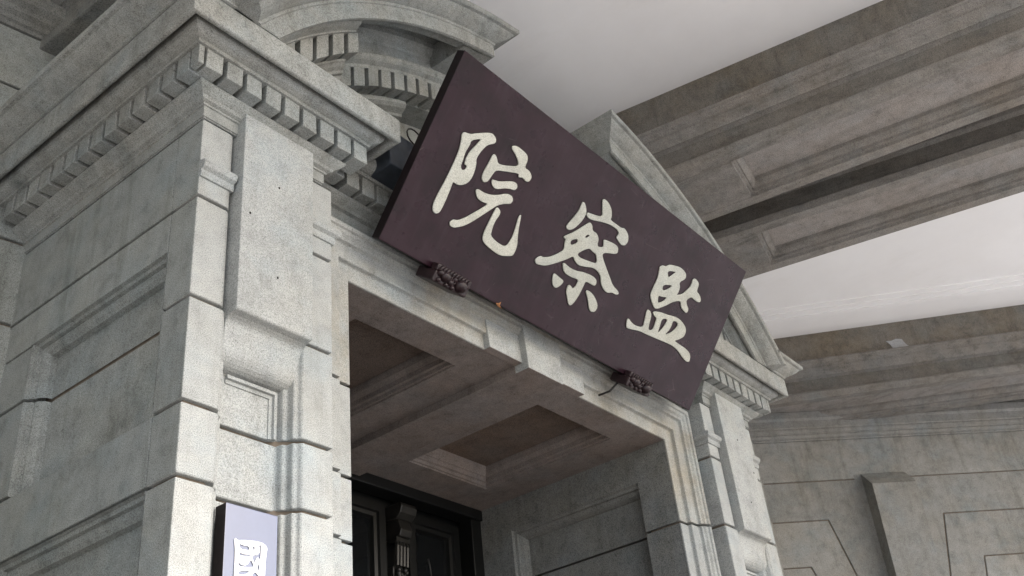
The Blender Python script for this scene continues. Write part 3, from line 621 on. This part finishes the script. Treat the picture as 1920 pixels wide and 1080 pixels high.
GUO = [[[(0.036,0.569),(0.04,0.575),(0.051,0.569),(0.071,0.574),(0.106,0.579),(0.142,0.581),(0.16,0.575),(0.167,0.565),(0.163,0.546),(0.161,0.519),(0.16,0.495),(0.16,0.471),(0.16,0.438),(0.148,0.431),(0.124,0.433),(0.084,0.431),(0.059,0.428),(0.043,0.429),(0.04,0.459),(0.041,0.508),(0.04,0.539)],[(0.0542,0.5615),(0.0713,0.5567),(0.0933,0.5591),(0.0969,0.5457),(0.0603,0.542)],[(0.1014,0.5607),(0.1099,0.5607),(0.116,0.5631),(0.116,0.5509),(0.1087,0.5497),(0.1099,0.5558)],[(0.1316,0.5696),(0.1414,0.5733),(0.1414,0.5477),(0.1402,0.522),(0.1292,0.5306),(0.1219,0.5208),(0.1158,0.5062),(0.1084,0.5245),(0.1109,0.533),(0.1328,0.5391),(0.1365,0.5562)],[(0.0595,0.5327),(0.0729,0.529),(0.1046,0.5339),(0.101,0.5278),(0.057,0.5205)],[(0.0546,0.5088),(0.0631,0.4929),(0.0875,0.4953),(0.1034,0.5185),(0.1168,0.4978),(0.1119,0.4941),(0.0546,0.4856)],[(0.0578,0.4736),(0.1041,0.4809),(0.0834,0.4663),(0.0578,0.4602)],[(0.1354,0.523),(0.1379,0.4912),(0.1306,0.4876),(0.1281,0.4949),(0.133,0.5083)],[(0.1211,0.4823),(0.137,0.4701),(0.1406,0.4505),(0.1236,0.4505),(0.1077,0.4676)],[(0.0596,0.4526),(0.0876,0.4599),(0.106,0.4489),(0.0608,0.4367)]]]
# ------------------------------------------------------------------ the name board and its brackets
def chaikin(p, it=1):
    for _ in range(it):
        q = []
        for i in range(len(p)):
            a, b = p[i], p[(i + 1) % len(p)]
            q += [(a[0] * .78 + b[0] * .22, a[1] * .78 + b[1] * .22), (a[0] * .22 + b[0] * .78, a[1] * .22 + b[1] * .78)]
        p = q
    return p
def glyph(name, polys, mat, parent, mw, depth=.001, bev=.003, it=2, off=None):
    bm = bmesh.new()
    for rings in polys:
        cu = bpy.data.curves.new('stroke', 'CURVE'); cu.dimensions = '2D'; cu.fill_mode = 'BOTH'
        cu.extrude = depth; cu.bevel_depth = bev; cu.bevel_resolution = 2; cu.offset = -bev if off is None else off
        for ri, r in enumerate(rings):
            ar = sum(r[i][0] * r[(i + 1) % len(r)][1] - r[(i + 1) % len(r)][0] * r[i][1] for i in range(len(r)))
            if (ar > 0) != (ri == 0): r = r[::-1]
            r = chaikin(r, it); sp = cu.splines.new('POLY'); sp.points.add(len(r) - 1); sp.use_cyclic_u = True
            for i, (a, b) in enumerate(r): sp.points[i].co = (a, b, 0, 1)
        o = bpy.data.objects.new('stroke', cu); COL.objects.link(o)
        dg = bpy.context.evaluated_depsgraph_get(); me = bpy.data.meshes.new_from_object(o.evaluated_get(dg))
        bm.from_mesh(me); bpy.data.objects.remove(o); bpy.data.curves.remove(cu); bpy.data.meshes.remove(me)
    me = bpy.data.meshes.new(name); bm.to_mesh(me); bm.free()
    me.transform(mw); me.materials.clear()
    for p in me.polygons: p.use_smooth = False
    return link(name, me, mat, parent)
P0 = Vector((.89, -.04, 4.241)); vd = Vector((0, -.567, .726)); SH = vd.length; vd.normalize()
ud = Vector((1, 0, 0)); nd = ud.cross(vd)           # nd points out of the face
SW = 2.61
smat = Matrix(((ud.x, vd.x, nd.x, P0.x), (ud.y, vd.y, nd.y, P0.y), (ud.z, vd.z, nd.z, P0.z), (0, 0, 0, 1)))
smap = lambda u, v, n_: tuple(smat @ Vector((u, v, n_)))
sign = thing('name_board', 'large dark purple lacquered board with three cream calligraphy characters over the doorway', 'sign', (2.2, -.04, 4.24))
bd = MB().box(0, SW, 0, SH, -.055, 0, smap).build('board', 'lacquer', sign, .004)
bd.data.materials.append(M['edge'])
for p in bd.data.polygons:
    if p.normal.dot(nd) < .9: p.material_index = 1
for nm, gl in (('character', YUAN), ('character', CHA), ('character', JIAN)):
    o = glyph(nm, gl, 'letter', sign, smat @ Matrix.Translation((0, 0, .003)))
    glyph('carved_outline', gl, 'edge', o, smat @ Matrix.Translation((0, 0, .0008)), .0006, 0.0, 2, .0035)
m = MB()
m.box(.25, .33, .08, .85, -.11, -.056, smap).box(2.28, 2.36, .08, .85, -.11, -.056, smap)
m.build('batten', 'edge', sign)

def bracket(x, label, stay):
    b = thing('carved_bracket', label, 'bracket', (x, -.04, 4.17), 'carved brackets under the name board')
    mp = lambda u, v, n_: smap(u + x - .89, v, n_)
    MB().box(-.115, .115, -.055, -.002, -.075, .052, mp).box(-.115, .115, -.004, .030, .006, .052, mp).build('bracket_block', 'carved', b, .008)
    m = MB()
    for (u, v, r) in ((-.084, -.008, .018), (-.050, -.014, .029), (-.010, -.026, .017), (.010, -.004, .014), (.056, -.020, .036), (.094, -.006, .014), (-.082, -.040, .014), (-.030, -.044, .012), (.012, -.044, .014)):
        m.ball(mp(u, v, .053), (r, r, r * .75), 14, 9)
    for i in range(10):
        u = -.100 + i * .0205; m.tube([mp(u, .004, .055), mp(u + .007, .016, .0565), mp(u + .013, .028, .054)], .0042, 6)
    for i in range(2):
        m.tube([mp(-.020 + .030 * i + .015 * (1 - t / 14) * math.cos(t * .7), -.014 + .015 * (1 - t / 14) * math.sin(t * .7), .057) for t in range(13)], .004, 6)
    m.build('carving', 'carved', b, smooth=True)
    if stay: MB().tube([mp(-.10, -.05, -.02), (x - .13, .05, 4.165), (x - .145, .118, 4.16)], .006, 8).build('iron_stay', 'iron', b)
bracket(1.325, 'carved dark wooden bracket left of the keystone, holding up the big board', False)
bracket(2.895, 'carved dark wooden bracket near the right jamb, holding up the big board', True)
# sheet metal box and wire behind the left end of the board
pl = thing('sheet_metal_box', 'dark blue grey metal box wedged behind the left end of the board', 'box', (1.02, .0, 4.7))
MB().box(.90, 1.22, -.12, .02, 4.62, 4.83).build('box_body', 'slate', pl, .006)
tag(MB().tube([(1.06 + .05 * math.cos(t * .5), -.13, 4.86 + .045 * math.sin(t * .5)) for t in range(13)], .004, 6).build('wire_loop', 'iron', smooth=True), 'thin black wire loop poking out behind the upper left edge of the board', 'wire')
# dry leaf lying on the lower edge
lf = MB().add([smap(.782, .003, .006), smap(.794, .008, .012), smap(.808, .002, .010), smap(.801, .018, .016), smap(.819, -.003, .010), smap(.834, -.008, .006), smap(.816, -.008, .004), smap(.80, -.006, .003)],
              [(0, 1, 7), (1, 2, 7), (1, 3, 2), (2, 4, 6), (4, 5, 6), (2, 6, 7)]).build('dry_leaf', 'leaf')
sm = lf.modifiers.new('thick', 'SOLIDIFY'); sm.thickness = .0015
tag(lf, 'small orange dry leaf on the lower edge of the big board', 'leaf')

# small upright board on the left pilaster
sb = thing('upright_board', 'narrow upright glossy board with a white character on the left pilaster', 'sign', (.285, 0, 2.2))
bo = MB().box(.18, .391, -.02, .035, .9, 2.886).build('board', 'gloss', sb, .003)
bo.data.materials.append(M['edge'])
for p in bo.data.polygons:
    if p.normal.y > -.9: p.material_index = 1
MB().box(.2, .37, .035, .09, 1.2, 2.6).build('batten', 'edge', sb)
glyph('character', GUO, 'white', sb, Matrix(((1, 0, 0, .18), (0, 0, -1, -.022), (0, 1, 0, 2.2), (0, 0, 0, 1))), .0015, .0, 1)
